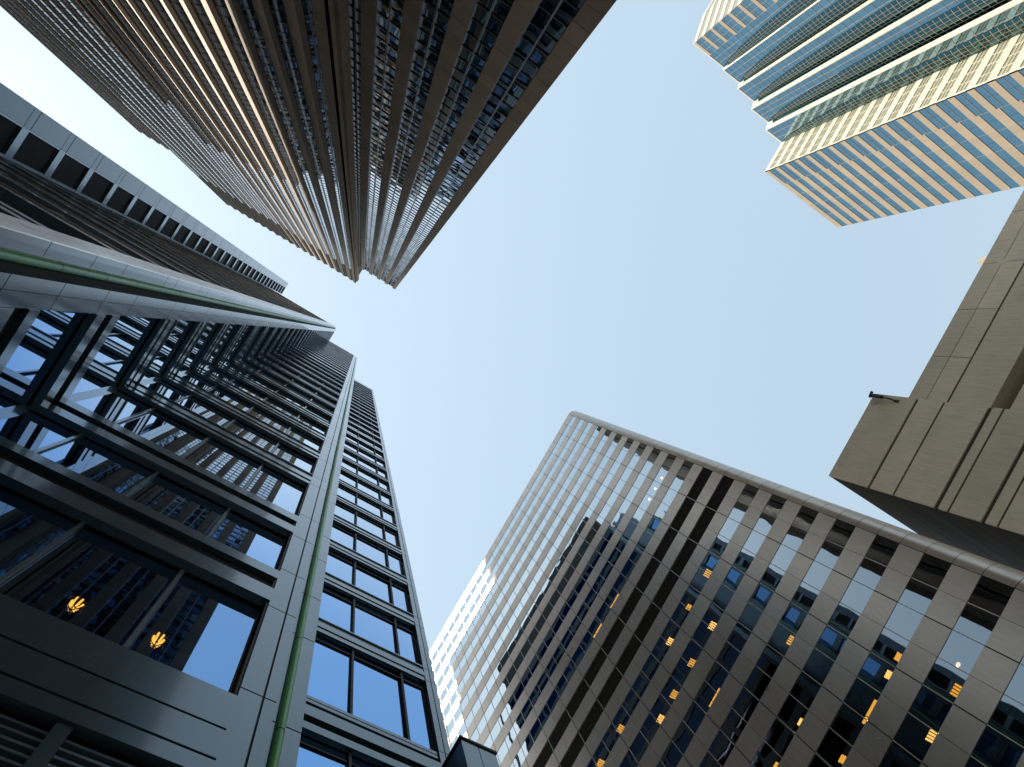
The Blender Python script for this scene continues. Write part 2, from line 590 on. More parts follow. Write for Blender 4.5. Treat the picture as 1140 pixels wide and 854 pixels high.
# wall in the slot behind the corner pier, facing the street
FWD = FX(1.55, -1)
for (a, b) in openings:
    for (u0, u1) in ((-17.1, -13.3), (-13.2, -9.4), (-9.3, -5.88)):
        lw.add(FWD, u0, u1, a - 0.1, b + 0.1, d=-0.05, tilt=0.005)
for n in range(NF):
    rails.key = ('s', S(n))
    rails.box(FWD, -17.18, -5.872, -0.1, 0.12, S(n), S(n) + 0.9)
    sill.box(FWD, -17.18, -5.872, -0.1, 0.16, S(n) + 0.9, S(n) + 0.97)
    sill.box(FWD, -17.18, -5.872, -0.1, 0.14, S(n) + 1.0, S(n) + 1.06)
for (a, b) in low_rails:
    rails.key = ('s', a)
    rails.box(FWD, -17.18, -5.872, -0.1, 0.12, a, b)
rails.box(FWD, -17.18, -5.872, -0.1, 0.12, S(NF - 1) + 1.06, ROOF_L)
sill.build('sill_strips', M['l_sheen'], L)  # pale strips carry the sills' glints in their colour
for x in (-13.25, -9.35):
    trim.box(FWD, x - 0.05, x + 0.05, -0.06, 0.05, 8, ROOF_L - 0.1)

# louvred end bay further along the street
FL = FY(-17.2, 1)
ROOF_LV, ST = 141.7, 3.81
lz0 = 34.62 % ST
lv, lp, lb, ls = MB(), MB(), MB(), Rows()
z = lz0
while z > GZ:
    z -= ST
zs = []
while z < ROOF_LV:
    zs.append(z)
    z += ST
for z in zs:
    t = min(z + ST, ROOF_LV)
    bz = max(z, GZ)
    lb.box(FL, -0.29, 1.34, -0.3, 0.0, bz, min(z + 0.62, t))              # bar between the louvres
    lp.box(FL, -1.31, -0.30, -0.3, 0.0, bz + 0.03, min(z + 0.62, t) - 0.03)
    if z + 0.65 < t:
        lp.box(FL, -1.31, -0.30, -0.3, -0.004, z + 0.66, t)
        lb.box(FL, -0.29, -0.22, -0.3, -0.01, z + 0.62, t)
        lb.box(FL, 1.21, 1.34, -0.3, -0.01, z + 0.62, t)
        zz = z + 0.75
        ls.key = z
        while zz < t - 0.1 and z < 75:
            ls.box(FL, -0.22, 1.21, -0.2, -0.12, zz, zz + 0.04)
            zz += 0.14
lv.box(FL, -1.29, 1.32, -0.4, -0.22, GZ, ROOF_LV - 0.05)
lv.build("louvre_backing", M['louvre'], L)
ls.build("louvre", M['cam_dark'], L)
lp.build("end_bay_panels", M['l_panel'], L)
lb.build("end_bay_bars", M['l_trim'], L)

# recessed wing to the right of the main pier
FWG = FX(8.02, -1)
for n in range(27):
    rails.key = ('w', S(n))
    rail3(rails, FWG, 1.885, 6.928, -0.14, 0.0, S(n), S(n) + 0.78, n < 10)
    if n < 10:
        dark.box(FWG, 1.888, 6.925, -0.14, -0.06, S(n) + 0.01, S(n) + 0.77)
    trim.box(FWG, 1.885, 6.928, -0.14, 0.02, S(n) + 0.78, S(n) + 0.83)
rails.box(FWG, 1.885, 6.928, -0.14, 0.0, S(27), ROOF_W)
rails.key = ('w', 0)
for (a, b) in ((11.0, 11.4), (11.7, 12.3), (14.66, 14.92), (15.2, 15.6), (15.82, 15.94), (15.98, 16.10)):
    rails.key = ('w', a)
    rails.box(FWG, 1.885, 6.928, -0.14, 0.0 if b < 15.7 else -0.05, a, b)
dark.box(FWG, 1.887, 6.926, -0.16, -0.10, 14.7, 16.05)
dark.box(FWG, 1.887, 6.926, -0.16, -0.10, GZ, 12.2)
wop = [(12.3, 14.66), (16.1, 19.62)] + [(S(n) + 0.83, S(n + 1)) for n in range(27)]
xs = [1.9, 2.88, 4.50, 6.13, 6.93]
for (a, b) in wop:
    for k in range(4):
        lw.add(FWG, xs[k] + 0.02, xs[k + 1] - 0.02, a - 0.1, b + 0.1, d=-0.17, tilt=0.006, frame=0.035)
    for zt in (a + 0.24, b - 0.50) if a > 17 else (b - 0.36,):
        dark.box(FWG, 1.9, 6.92, -0.18, -0.12, zt, zt + 0.055)
for x in xs[1:4]:
    dark.box(FWG, x - 0.035, x + 0.035, -0.19, -0.08, 12.3, ROOF_W - 0.1)
wp = MB()
wz = [GZ, 4, 8, 12.3, 16.1] + [v for n in range(27) for v in (S(n) + 0.02, S(n) + 0.80)] + [ROOF_W]
pier_panels(wp, FWG, 6.93, 7.10, -0.6, 0.0, wz)
pier_panels(wp, FWG, 7.13, 7.30, -0.6, 0.0, wz)
dark.box(FWG, 6.94, 7.29, -0.6, -0.03, GZ, ROOF_W - 0.03)
wp.build("pier", M['l_panel'], L)
# east side of the wing
FE = FY(7.30, 1)
es = MB()
es.box(FE, 8.63, 49, -0.5, -0.15, GZ, ROOF_W)
for n in range(-4, 28):
    es.box(FE, 8.63, 49, -0.15, 0.0, max(GZ, S(n)), min(S(n) + 1.3, ROOF_W))
for k in range(10):
    es.box(FE, 8.63 + k * 4.8, 9.1 + k * 4.8, -0.15, 0.006, GZ, ROOF_W)
es.build("side_wall", M['l_flank'], L)
eg = MB()
for n in range(-4, 27):
    eg.quad(FE.p(9, -0.12, S(n) + 1.3), FE.p(49, -0.12, S(n) + 1.3), FE.p(49, -0.12, S(n + 1)), FE.p(9, -0.12, S(n + 1)))
eg.build("side_glazing", M['l_side'], L)

# solid core behind the facades, with a hollow lit room behind the lowest windows
core = MB()
core.wbox(-43, 1.47, 4.64, 48.9, GZ, 7.6)
core.wbox(-43, 1.47, 4.64, 48.9, 11.2, ROOF_L - 0.02)
core.wbox(-43, 1.47, 9.5, 48.9, 7.6, 11.2)
core.wbox(0.96, 1.47, 4.64, 9.5, 7.6, 11.2)
core.wbox(-43, -4.75, 4.64, 9.5, 7.6, 11.2)
core.wbox(-17.1, -4.76, 1.70, 4.636, GZ, ROOF_L - 0.02)
core.wbox(1.475, 7.25, 9.5, 48.5, ROOF_W, 141)
core.wbox(1.475, 6.8, 8.26, 48.9, GZ, ROOF_W - 0.02)
core.build("core", M['inside'], L)
# street side of the long body beyond the end bay
body = MB()
body.wbox(-37.4, -17.62, -1.31, 4.96, GZ, ROOF_LV - 0.05)
body.build("street_front", M['l_panel'], L)
rails.build("spandrel", M['l_panel'], L)
dark.build("reveal", M['l_dark'], L)
trim.build("mullion_grid", M['l_trim'], L)
lw.build(L, M['l_dark'])

# ================================================================== added unseen tower behind the dark tower, put there to shade the street
WT = thing("unseen_shade_tower", "added unseen pale-banded tower that shades the street behind the dark notched tower", "building", (-118, 60, GZ))
big = [(-100, 30), (-100, 90), (-135, 90), (-135, 47.5)]  # side slanted along the sun to bound the shade it casts
low = [(-57.3, -1.3), (-66.5, 3.3), (-95, 3.3), (-95, -1.3)]  # added lower block, shaped to shade the granite tower's left bays


def inset(poly, k):
    cx, cy_ = sum(p[0] for p in poly) / 4, sum(p[1] for p in poly) / 4
    return [(cx + (x - cx) * k, cy_ + (y - cy_) * k) for (x, y) in poly]


wm = MB()
wm.prism(inset(big, 0.99), GZ, 362)
wm.prism(inset(low, 0.98), GZ, 228)
wm.build("core", M['l_glass'], WT)
for k in range(90):
    ws = MB()
    ws.prism(big, GZ + 4 * k, GZ + 4 * k + 1.7)
    if k < 57:
        w2 = MB()
        w2.prism(low, GZ + 4 * k, GZ + 4 * k + 1.7)
        w2.build('spandrel', M['tr_pale'], WT)
    ws.build("spandrel", M['tr_pale'], WT)

# low clad block standing against the wing
B = thing("entrance_block", "low dark metal-clad block at the foot of the dark notched tower, bottom edge", "canopy block", (6.75, 7.2, GZ))
bb = MB()
bb.wbox(6.30, 6.735, 6.51, 8.0, GZ, 13.94)
bb.wbox(6.755, 7.21, 6.51, 8.0, GZ, 13.94)
bb.wbox(6.32, 7.19, 6.53, 7.99, GZ, 13.93)
bb.build("cladding", M['l_panel'], B)
bc = MB()
bc.wbox(6.27, 7.24, 6.48, 8.0, 13.944, 14.02)
bc.build("coping", M['l_dark'], B)

# glowing lamps in the room behind the lowest windows
for (px_, zr, lab) in ((-1.29, 9.35, "round amber lamp in a black cage, left of two behind the lowest big window"),
                       (-0.19, 9.36, "round caged amber lamp behind the lowest big window, the one nearer the green pipe")):
    yy = 5.25
    c = Vector((px_ * yy / 4.85, yy, zr * yy / 4.85))
    t = thing("pendant_lamp", lab, "lamp", (c.x, c.y, c.z), "amber lamps behind the dark tower's lowest windows")
    bl = MB()
    for k in range(6):
        an = k * math.pi / 3
        r = 0.055
        bl.tube(c + Vector((math.cos(an) * r, math.sin(an) * r, -0.08)), c + Vector((math.cos(an) * r * 1.35, math.sin(an) * r * 1.35, 0.10)), 0.017, n=8)
    bl.sphere(c + Vector((0, 0, -0.115)), 0.035, 10, 6)
    bl.build("bulb", M['amber'], t)
    cg = MB()
    for k in range(6):
        an = (k + 0.5) * math.pi / 3
        pts = [c + Vector((math.cos(an) * math.sin(th) * 0.14, math.sin(an) * math.sin(th) * 0.14, -math.cos(th) * 0.15)) for th in [i * math.pi / 8 for i in range(9)]]
        for i in range(8):
            cg.tube(pts[i], pts[i + 1], 0.008, n=6)
    cg.tube(c + Vector((0, 0, 0.15)), Vector((c.x, c.y, 11.19)), 0.012, n=6)
    cg.build("cage", M['cage'], t)

# ================================================================== rounded-corner tower, lower right
R = thing("office_tower", "grey-brown banded tower with one long rounded corner and amber lights behind its glass", "building", (45, 10, GZ))
DR, Y0, MOD = 35.0, -5.915, 1.6975
ROOF_R = 104.35
top = lambda n: DR * (1.712 + 0.1095 * n)
WH = 1.918
NMOD = 40
FR = FY(DR, -1)
rp, rj, rb, rl, rs = MB(), MB(), MB(), Rows(), MB()
rw = Windows(M['r_glass'])
YE = Y0 + NMOD * MOD
nb = [n for n in range(-16, 12) if top(n) - WH > GZ]
prev = GZ
for n in nb:
    t, b_ = top(n), top(n) - WH
    # spandrel panels below this band
    for k in range(NMOD):
        g0 = 0.035 if k % 2 == 0 else 0.012
        g1 = 0.035 if k % 2 == 1 else 0.012
        rp.box(FR, Y0 + k * MOD + g0, Y0 + (k + 1) * MOD - g1, -0.3, 0.0, prev + 0.02, b_ - 0.02)
    rl.key = n
    if n in (0, -1):
        for k in range(0, NMOD, 2):
            rl.box(FR, Y0 + k * MOD + 0.03, Y0 + (k + 2) * MOD - 0.03, -0.35, -0.16, b_, t)
            for q in range(11):
                zq = b_ + 0.05 + q * 0.17
                rl.box(FR, Y0 + k * MOD + 0.03, Y0 + (k + 2) * MOD - 0.03, -0.158, -0.06, zq, zq + 0.05)
            rb.box(FR, Y0 + k * MOD - 0.03, Y0 + k * MOD + 0.03, -0.3, -0.02, b_, t)
    else:
        for k in range(NMOD):
            rw.add(FR, Y0 + k * MOD + 0.03, Y0 + (k + 1) * MOD - 0.03, b_ - 0.01, t + 0.01, d=-0.035, tilt=0.003)
            if k:
                rb.box(FR, Y0 + k * MOD - 0.028, Y0 + k * MOD + 0.028, -0.06, -0.012, b_, t)
        rs.wbox(DR + 0.16, DR + 5.0, Y0 + 0.1, YE, t, t + 0.6)
    prev = t
for k in range(NMOD):
    rp.box(FR, Y0 + k * MOD + 0.02, Y0 + (k + 1) * MOD - 0.02, -0.3, 0.0, prev + 0.02, ROOF_R)
rj.box(FR, Y0, YE, -0.9, -0.31, ROOF_R - 1.5, ROOF_R - 0.05)
rj.box(FR, Y0, Y0 + 0.025, -0.3, -0.05, GZ, ROOF_R - 0.05)
pz = GZ
for n in nb + [12]:
    zt = (top(n) - WH) if n < 12 else ROOF_R - 0.03
    rj.box(FR, Y0 + 0.03, YE, -0.32, -0.05, pz + 0.03, zt - 0.03)
    pz = top(n) if n < 12 else 0
# rounded corner column
col = MB()
zz = []
for n in nb:
    zz += [top(n) - WH, top(n)]
zz = [GZ] + zz + [ROOF_R]
RC = 1.12
outline = [(DR + 0.5, Y0 - 0.012), (DR, Y0 - 0.012)]
for i in range(9):
    an = math.pi / 2 * i / 8
    outline.append((DR + RC * (1 - math.cos(an)), Y0 - 0.03 - RC * math.sin(an)))
outline.append((DR + 1.5, Y0 - 0.03 - RC))
outline.append((DR + 1.5, Y0 - 0.012))
outline.reverse()
for k in range(len(zz) - 1):
    if zz[k + 1] - zz[k] > 0.1:
        col.prism(outline, zz[k] + 0.02, zz[k + 1] - 0.02, cap=False)
o = col.build("corner_column", M['r_panel'], R)
for poly in o.data.polygons:
    poly.use_smooth = abs(poly.normal.x) < 0.999 and abs(poly.normal.y) < 0.999
inn = [(x + 0.04, y + 0.03) if y < Y0 - 0.1 else (x + 0.05, y) for (x, y) in outline]
cj = MB(); cj.prism(inn, GZ, ROOF_R - 0.05)
cj.build("corner_joints", M['r_joint'], R)
sd = MB()
sd.wbox(DR + 1.52, DR + 30, Y0 - 0.03 - RC, YE, GZ, prev)
sd.wbox(DR + 1.52, DR + 30, Y0 - 0.03 - RC, YE, prev, ROOF_R)
rcore = MB(); rcore.wbox(DR + 5.0, DR + 29.8, Y0 - 1.1, YE - 0.1, GZ, ROOF_R - 0.06)
rcore.build("core", M['inside'], R)
sw = MB(); sw.wbox(DR + 1.52, DR + 30, Y0 - 0.03 - RC, Y0 - 0.02, GZ, ROOF_R)
sw.wbox(DR + 0.3, DR + 30, YE, YE + 0.3, GZ, ROOF_R)
sw.build("side_wall", M['r_panel'], R)
rf = MB(); rf.wbox(DR + 0.32, DR + 30, Y0, YE, ROOF_R - 0.6, ROOF_R - 0.1); rf.build("roof", M['roof'], R)
rp.build("spandrel_panels", M['r_panel'], R)
rj.build("panel_joints", M['r_joint'], R)
rb.build("mullion_grid", M['r_bar'], R)
rl.build("louvre_band", M['r_louvre'], R)
rs.build("floor_slabs", M['inside'], R)
rw.build(R)

# ceiling lights seen through the glass
lights = [(0.895, 0.0080, 's'), (0.895, 0.0412, 's'), (0.892, 0.1096, 'l'), (0.786, 0.0064, 'g'), (0.786, 0.0826, 'g'), (1.112, 0.0886, 'g'),
          (1.218, 0.279, 'l'), (1.000, 0.1963, 's'), (0.895, 0.1966, 's'), (1.001, 0.2846, 's'), (1.447, 0.2612, 'g'), (1.338, 0.261, 'g'),
          (1.338, 0.3412, 'g'), (1.337, 0.4032, 'g'), (1.448, 0.4999, 'g'), (1.450, 0.5953, 'g'), (1.451, 0.0734, 'g'), (1.450, 0.1668, 's'),
          (1.339, 0.1654, 'g'), (1.765, 0.2913, 'l'), (1.766, 0.3901, 'l')]
lights += [(1.892, -0.0891, 'd'), (1.893, -0.0505, 'd'), (1.891, -0.0126, 'd'), (0.802, -0.0283, 'd')]
ordn = ["first", "second", "third", "fourth", "fifth", "sixth", "seventh", "eighth", "ninth", "tenth"]
placed = []
for (h, y, kind) in lights:
    n = max(k for k in nb if top(k) - WH <= h * DR + 0.25)
    zc = top(n) - 0.07
    dl = min(3.6, max(0.3, zc / h - DR))
    placed.append((n, y, y * (DR + dl), DR + dl, zc, kind))
bands = sorted({p[0] for p in placed})
for n in bands:
    row = sorted([p for p in placed if p[0] == n], key=lambda p: p[1])
    below = -1 - n if n < -1 else None
    for i, (n_, y, yy, xx, zc, kind) in enumerate(row):
        what = {'s': "small amber light", 'l': "long amber light", 'g': "square amber light", 'd': "small round pale light"}[kind]
        where = ("in %s window band below dark louvres" % ordn[below - 1]) if below else "in %s window band above dark louvres" % ordn[n - 1]
        nth = "" if len(row) == 1 else ", %s lit from rounded corner" % ordn[i]
        t = thing("ceiling_light", "%s %s%s" % (what, where, nth), "ceiling light", (xx, yy, zc), "amber ceiling lights behind the banded tower's glass")
        em, cs = MB(), MB()
        if kind == 'd':
            em.tube((xx, yy, zc - 0.02), (xx, yy, zc), 0.15, n=16)
            cs.tube((xx, yy, zc + 0.003), (xx, yy, zc + 0.06), 0.18, n=16)
        elif kind == 'g':
            for q in range(4):
                em.wbox(xx - 0.30, xx + 0.30, yy - 0.34 + q * 0.18, yy - 0.22 + q * 0.18, zc - 0.03, zc)
            cs.wbox(xx - 0.34, xx + 0.34, yy - 0.38, yy + 0.36, zc + 0.003, zc + 0.06)
        elif kind == 'l':
            em.wbox(xx - 0.16, xx + 0.16, yy - 0.85, yy + 0.25, zc - 0.03, zc)
            em.wbox(xx - 0.16, xx + 0.16, yy + 0.31, yy + 0.75, zc - 0.03, zc)
            cs.wbox(xx - 0.2, xx + 0.2, yy - 0.9, yy + 0.8, zc + 0.003, zc + 0.06)
        else:
            em.wbox(xx - 0.22, xx - 0.02, yy - 0.25, yy + 0.25, zc - 0.03, zc)
            em.wbox(xx + 0.03, xx + 0.22, yy - 0.25, yy + 0.25, zc - 0.03, zc)
            cs.wbox(xx - 0.25, xx + 0.25, yy - 0.28, yy + 0.28, zc + 0.003, zc + 0.06)
        em.build("light_panel", M['warm' if kind == 'd' else 'amber2' if (i + n) % 3 == 0 else 'amber'], t)
        cs.build("housing", M['cage'], t)

# ================================================================== concrete tower, right edge
C = thing("concrete_tower", "beige concrete tower with a grooved corner pylon and a plain flat-topped wall", "building", (62, -30, GZ))
XB, HB, XW, HW = 49.8, 62.1, 50.15, 57.85
FB_ = FY(XB, -1)
cj_ = []
thick = [(56.10, 56.45), (48.05, 48.5), (43.5, 43.9), (34.6, 35.0), (27.5, 27.9), (20.4, 20.8), (13.3, 13.7)]
thin = [(52.98, 53.22), (46.9, 47.12), (42.3, 42.5), (39.0, 39.2), (33.2, 33.4), (30.0, 30.2), (24.0, 24.2), (17.0, 17.2), (10, 10.2)]
cuts = sorted(thick + thin)
pyl, grv = MB(), MB()
edges = [GZ] + [v for c in cuts for v in c] + [HB]
for k in range(0, len(edges), 2):
    pyl.box(FB_, -22.78, -12.49, -0.6, 0.0, edges[k], edges[k + 1])
    pyl.box(FB_, -22.78, -12.49, -14.0, -0.6, edges[k], edges[k + 1])
for (a, b) in cuts:
    d = -0.16 if (a, b) in thick else -0.10
    grv.box(FB_, -22.76, -12.52, -13.9, d, a - 0.001, b + 0.001)
fl = MB()  # brick-like facing, coloured dark to hold the flank's deep shade
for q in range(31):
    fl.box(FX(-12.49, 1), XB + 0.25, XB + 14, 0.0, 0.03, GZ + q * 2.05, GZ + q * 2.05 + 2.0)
fl.build("shaded_brick_flank", M['shade_brown'], C)
pyl.build("pylon", M['b_conc'], C)
grv.build("groove", M['b_groove'], C)
FWL = FY(XW, -1)
wall, wg = MB(), MB()
vy = [-22.79, -27.91, -33.5, -39.05, -45.46, -51.5, -58, -64.5, -71]
rows = [(53.27, 55.60), (55.68, HW)]
for (a, b) in rows:
    for k in range(len(vy) - 1):
        wall.box(FWL, vy[k + 1] + 0.03, vy[k] - 0.03, -0.5, 0.0, a, b)
wall.box(FWL, -71, -22.79, -0.5, 0.0, 48.62, 53.03)
wall.box(FWL, -71, -22.79, -0.5, 0.0, 44.2, 46.82)
wall.box(FWL, -71, -22.79, -0.5, 0.0, 30.0, 42.0)
wall.box(FWL, -71, -22.79, -0.5, 0.0, GZ, 28.0)
wg.box(FWL, -70.9, -22.79, -0.52, -0.06, 48.63, HW - 0.05)
wb = MB(); wb.box(FWL, -71, -22.79, -20, -2.6, GZ, 48.6); wb.build('recess_back', M['shade_brown'], C)  # back wall coloured near black in place of the recess's shade
wall.box(FWL, -71, -22.79, -20, -0.53, 48.63, HW - 0.02)
dk = Vector((0, 0, 0))
node = MB()
for y in (-39.05,):       # boss where the joints meet
    c0 = [(y - 0.45, 55.64), (y, 55.10), (y + 0.45, 55.64), (y, 56.18)]
    i = len(node.v)
    for d in (-0.05, 0.012):
        node.v += [tuple(FWL.p(u, d, z)) for (u, z) in c0]
    node.f += [(i, i + 1, i + 2, i + 3), (i + 4, i + 7, i + 6, i + 5)] + [(i + k, i + 4 + k, i + 4 + (k + 1) % 4, i + (k + 1) % 4) for k in range(4)]
node.build("joint_boss", M['b_conc'], C)
wall.build("wall", M['b_conc'], C)
wg.build("joint", M['b_groove'], C)
K = thing("security_camera", "small dark security camera on an arm at the top corner of the concrete pylon", "camera", (XB, -22.2, 60.0))
cb = MB(); cb.box(FB_, -22.35, -22.05, 0.002, 0.06, 58.3, 58.9); cb.build("bracket", M['rust'], K)
arm = MB()
p0, p1, p2 = FB_.p(-22.2, 0.05, 58.65), FB_.p(-22.25, 0.42, 59.6), FB_.p(-22.3, 0.42, 61.6)
arm.tube(p0, p1, 0.085); arm.tube(p1, p2, 0.075)
arm.tube(FB_.p(-22.2, 0.03, 58.5), FB_.p(-22.28, 0.40, 60.2), 0.018)
arm.build("arm", M['cam_dark'], K)
hd = MB()
hd.tube(FB_.p(-22.3, 0.42, 60.3), FB_.p(-22.32, 0.48, 61.5), 0.21, 0.21, n=12)
hd.tube(FB_.p(-22.32, 0.48, 61.5), FB_.p(-22.32, 0.48, 61.75), 0.17, 0.25, n=12)
hd.tube(FB_.p(-22.75, 0.46, 62.0), FB_.p(-22.1, 0.46, 61.9), 0.16, 0.16, n=10)
hd.build("camera_body", M['cam_dark'], K)
cbl = MB()
pts = [FB_.p(-22.1 + 0.35 * math.sin(i / 7 * 3.14) * 1.2 + i * 0.08, 0.40 - 0.03 * i, 61.9 - 0.16 * i) for i in range(9)]
for i in range(8):
    cbl.tube(pts[i], pts[i + 1], 0.014, n=6)
cbl.build("cable", M['cam_dark'], K)

# far cream building tip behind the concrete wall
FT = thing("far_tower", "tiny pale beige tower corner just peeking over the concrete wall's edge", "building", (133, -98, GZ))
ft = MB()
ang = math.radians(12)
c0 = Vector((0.855 * 150, -0.674 * 150, 0))
e1 = Vector((math.cos(ang), math.sin(ang), 0)); e2 = Vector((math.sin(ang), -math.cos(ang), 0))
ft.prism([tuple((c0 + e1 * a + e2 * b)[:2]) for (a, b) in ((0, 0), (22, 0), (22, 1.2), (0, 1.2))][::-1], GZ, 150)
ft.build("wall", M['tr_stone'], FT)
fb = MB()
for k in range(20, 37):
    fb.prism([tuple((c0 + e1 * a + e2 * b)[:2]) for (a, b) in ((0.5, -0.05), (21.5, -0.05), (21.5, 0.0), (0.5, 0.0))][::-1], GZ + 4 * k, GZ + 4 * k + 2)
fb.build("window_band", M['tr_glass'], FT)

# ================================================================== brown granite tower, upper left
T = thing("granite_tower", "very tall dark brown granite tower of vertical piers and bronze windows", "building", (-28, -40, GZ))
DT, DM, HS, HM = 13.5, 11.9, 167.4, 204.0
tw = Windows(M['t_glass'])
fins, bars, slab, cap = MB(), MB(), MB(), MB()
FS_ = FX(-DT, 1)
PP = 2.126
MODZ = 1.33
zg = [24.72 + MODZ * k for k in range(-19, 108)]
zj = [22.46 + 1.35 * k for k in range(-17, 108)]


def t_pier(fr, a, b, z1, d0=-0.3, d1=0.0, zlow=GZ):
    m = MB()
    zs = [zlow] + [z for z in zj if zlow + 0.5 < z < z1 - 0.5] + [z1]
    for k in range(len(zs) - 1):
        gp = 0.05 if (k % 4 == 2) else 0.018
        m.box(fr, a, b, d0, d1, zs[k], zs[k + 1] - gp)
    m.box(fr, a + 0.02, b - 0.02, d0, d1 - 0.04, zlow, z1 - 0.03)
    m.build("pier", M['t_stone'], T)


def t_bay(fr, a, b, z1, ztop_n):
    mid = (a + b) / 2
    for (p, q) in ((a, mid), (mid, b)):
        for z in zg:
            if z + MODZ < z1 and z > 6:
                tw.add(fr, p + 0.02, q - 0.02, z + 0.02, z + MODZ - 0.02, d=-0.22, tilt=0.008)
    for z in zg:
        if 6 < z < z1:
            bars.box(fr, a, b, -0.26, -0.17, z - 0.03, z + 0.03)
    fins.box(fr, mid - 0.04, mid + 0.04, -0.24, -0.10, 5, z1 - 0.1)
    fins.box(fr, a + 0.0, a + 0.07, -0.24, -0.02, 5, z1 - 0.1)


# right-hand lower section (u = X)
t_pier(FS_, 0.634, 1.438, HS)
x = 0.634
for k in range(5):
    a = x - 1.363 if k < 4 else x - 0.8
    t_bay(FS_, a, x, HS - 0.4, 0)
    if k < 4:
        t_pier(FS_, a - 0.785, a, HS)
        x = a - 0.785
# east return of the lower section
t_pier(FY(1.42, 1), -50, -13.52, HS, -0.6, 0.0)
# left-hand lower section
x = -50.6
for k in range(6):
    t_pier(FS_, x - 0.785, x, HS)
    t_bay(FS_, x - 0.785 - 1.34, x - 0.785, HS - 0.4, 0)
    x -= PP
t_pier(FS_, x - 0.7, x, HS)
XLEFT = x - 0.7
# main section with folded bays
FM = FX(-DM, 1)
XR = -8.87
t_pier(FM, XR - 0.72, XR, HM)
t_pier(FY(XR, 1), -12.6, -DM - 0.003, HM, -0.4, 0.0)
t_pier(FY(XR + 0.25, 1), -13.49, -12.63, HM, -0.6, 0.0)
x = XR - 0.72
PM = (50.6 - 9.59) / 19
for k in range(19):
    x1, xr, x0 = x, x - PM * 0.47, x - PM
    dep = 0.44
    sw_ = 0.34 if k < 9 else 0.13         # stone return beside the glass: narrower on the far bays
    # glazed facet (valley at x1 to ridge at xr), then stone facet (ridge to valley x0)
    uv = Vector((xr - x1, dep, 0)); ln = uv.length; uv.normalize()
    nn = Vector((-uv.y, uv.x, 0))
    if nn.y < 0:
        nn = -nn
    fa = Frame((x1, -DM - dep, 0), uv, nn)
    mid = ln * 0.40
    for (p, q) in ((0.03, mid), (mid, ln - sw_)):
        for z in zg:
            if 6 < z and z + MODZ < HM - 0.6:
                tw.add(fa, p + 0.02, q - 0.02, z + 0.02, z + MODZ - 0.02, d=-0.10, tilt=0.005)
    for z in zg:
        if 6 < z < HM - 0.6:
            bars.box(fa, 0.02, ln - sw_, -0.13, -0.075, z - 0.03, z + 0.03)
    fins.box(fa, mid - 0.03, mid + 0.03, -0.12, 0.07, 5, HM - 0.6)
    m = MB()
    uv2 = Vector((x0 - xr, -dep, 0)); l2 = uv2.length; uv2.normalize()
    n2 = Vector((-uv2.y, uv2.x, 0))
    if n2.y < 0:
        n2 = -n2
    fb2 = Frame((xr, -DM, 0), uv2, n2)
    zs = [GZ] + [z for z in zj if z < HM - 0.5] + [HM]
    for q in range(len(zs) - 1):
        m.box(fb2, 0, l2, -0.2, 0, zs[q], zs[q + 1] - 0.02)
        m.box(fa, ln - sw_, ln + 0.0, -0.2, -0.002, zs[q], zs[q + 1] - 0.02)
    m.build("pier", M['t_stone'], T)
    cap.prism([(x1, -DM - dep), (x1, -DM - dep - 0.5), (x0, -DM - dep - 0.5), (x0, -DM - dep), (xr, -DM - 0.01)], HM - 0.6, HM - 0.02)
    x = x0
slab.wbox(XLEFT + 0.1, 1.0, -50, -DT - 0.30, GZ, HS - 0.06)
slab.wbox(-50.5, XR - 0.35, -49, -DM - 0.56, GZ, HM - 0.06)
slab.build("core", M['inside'], T)
cap.build("parapet", M['t_stone'], T)
fins.build("mullion_grid", M['t_fin'], T)
bars.build("transom_grid", M['t_bar'], T)
tw.build(T)
tg = MB()
tg.wbox(XLEFT, 1.40, -50, -DT - 0.302, GZ, 5.9)
tg.build("base", M['t_stone'], T)

# ================================================================== teal stepped tower, upper right
Q = thing("stepped_tower", "sunlit cream and teal glass tower with a stepped face and beige striped end", "building", (80, -110, GZ))
H = 158.0
outl = [(.2045, -.657), (.2665, -.657), (.2685, -.6535), (.302, -.6535), (.3045, -.6445), (.339, -.6445), (.342, -.632), (.378, -.632), (.3815, -.6195), (.4155, -.6195)]
zk = [126.37 + 3.93 * k for k in range(-32, 9)]       # tops of the stone bands
st, cr, ln_, cl, pg = Rows(), MB(), MB(), MB(), Rows()
qw = Windows(M['tr_glass'])
core = MB()
poly = [(x * H, y * H - 0.35) for (x, y) in outl]
poly[0] = (poly[0][0] + 0.35, poly[0][1]); poly[-1] = (poly[-1][0] + 0.35, poly[-1][1])
poly += [(.4155 * H + 0.35, -.5635 * H - 0.35), (.580 * H, -.5635 * H - 0.35), (.580 * H, -150), (.194 * H + 0.35, -150), (.194 * H + 0.35, -.703 * H)]
poly.reverse()
core.prism(poly, GZ, H - 0.05)
core.build("core", M['inside'], Q)
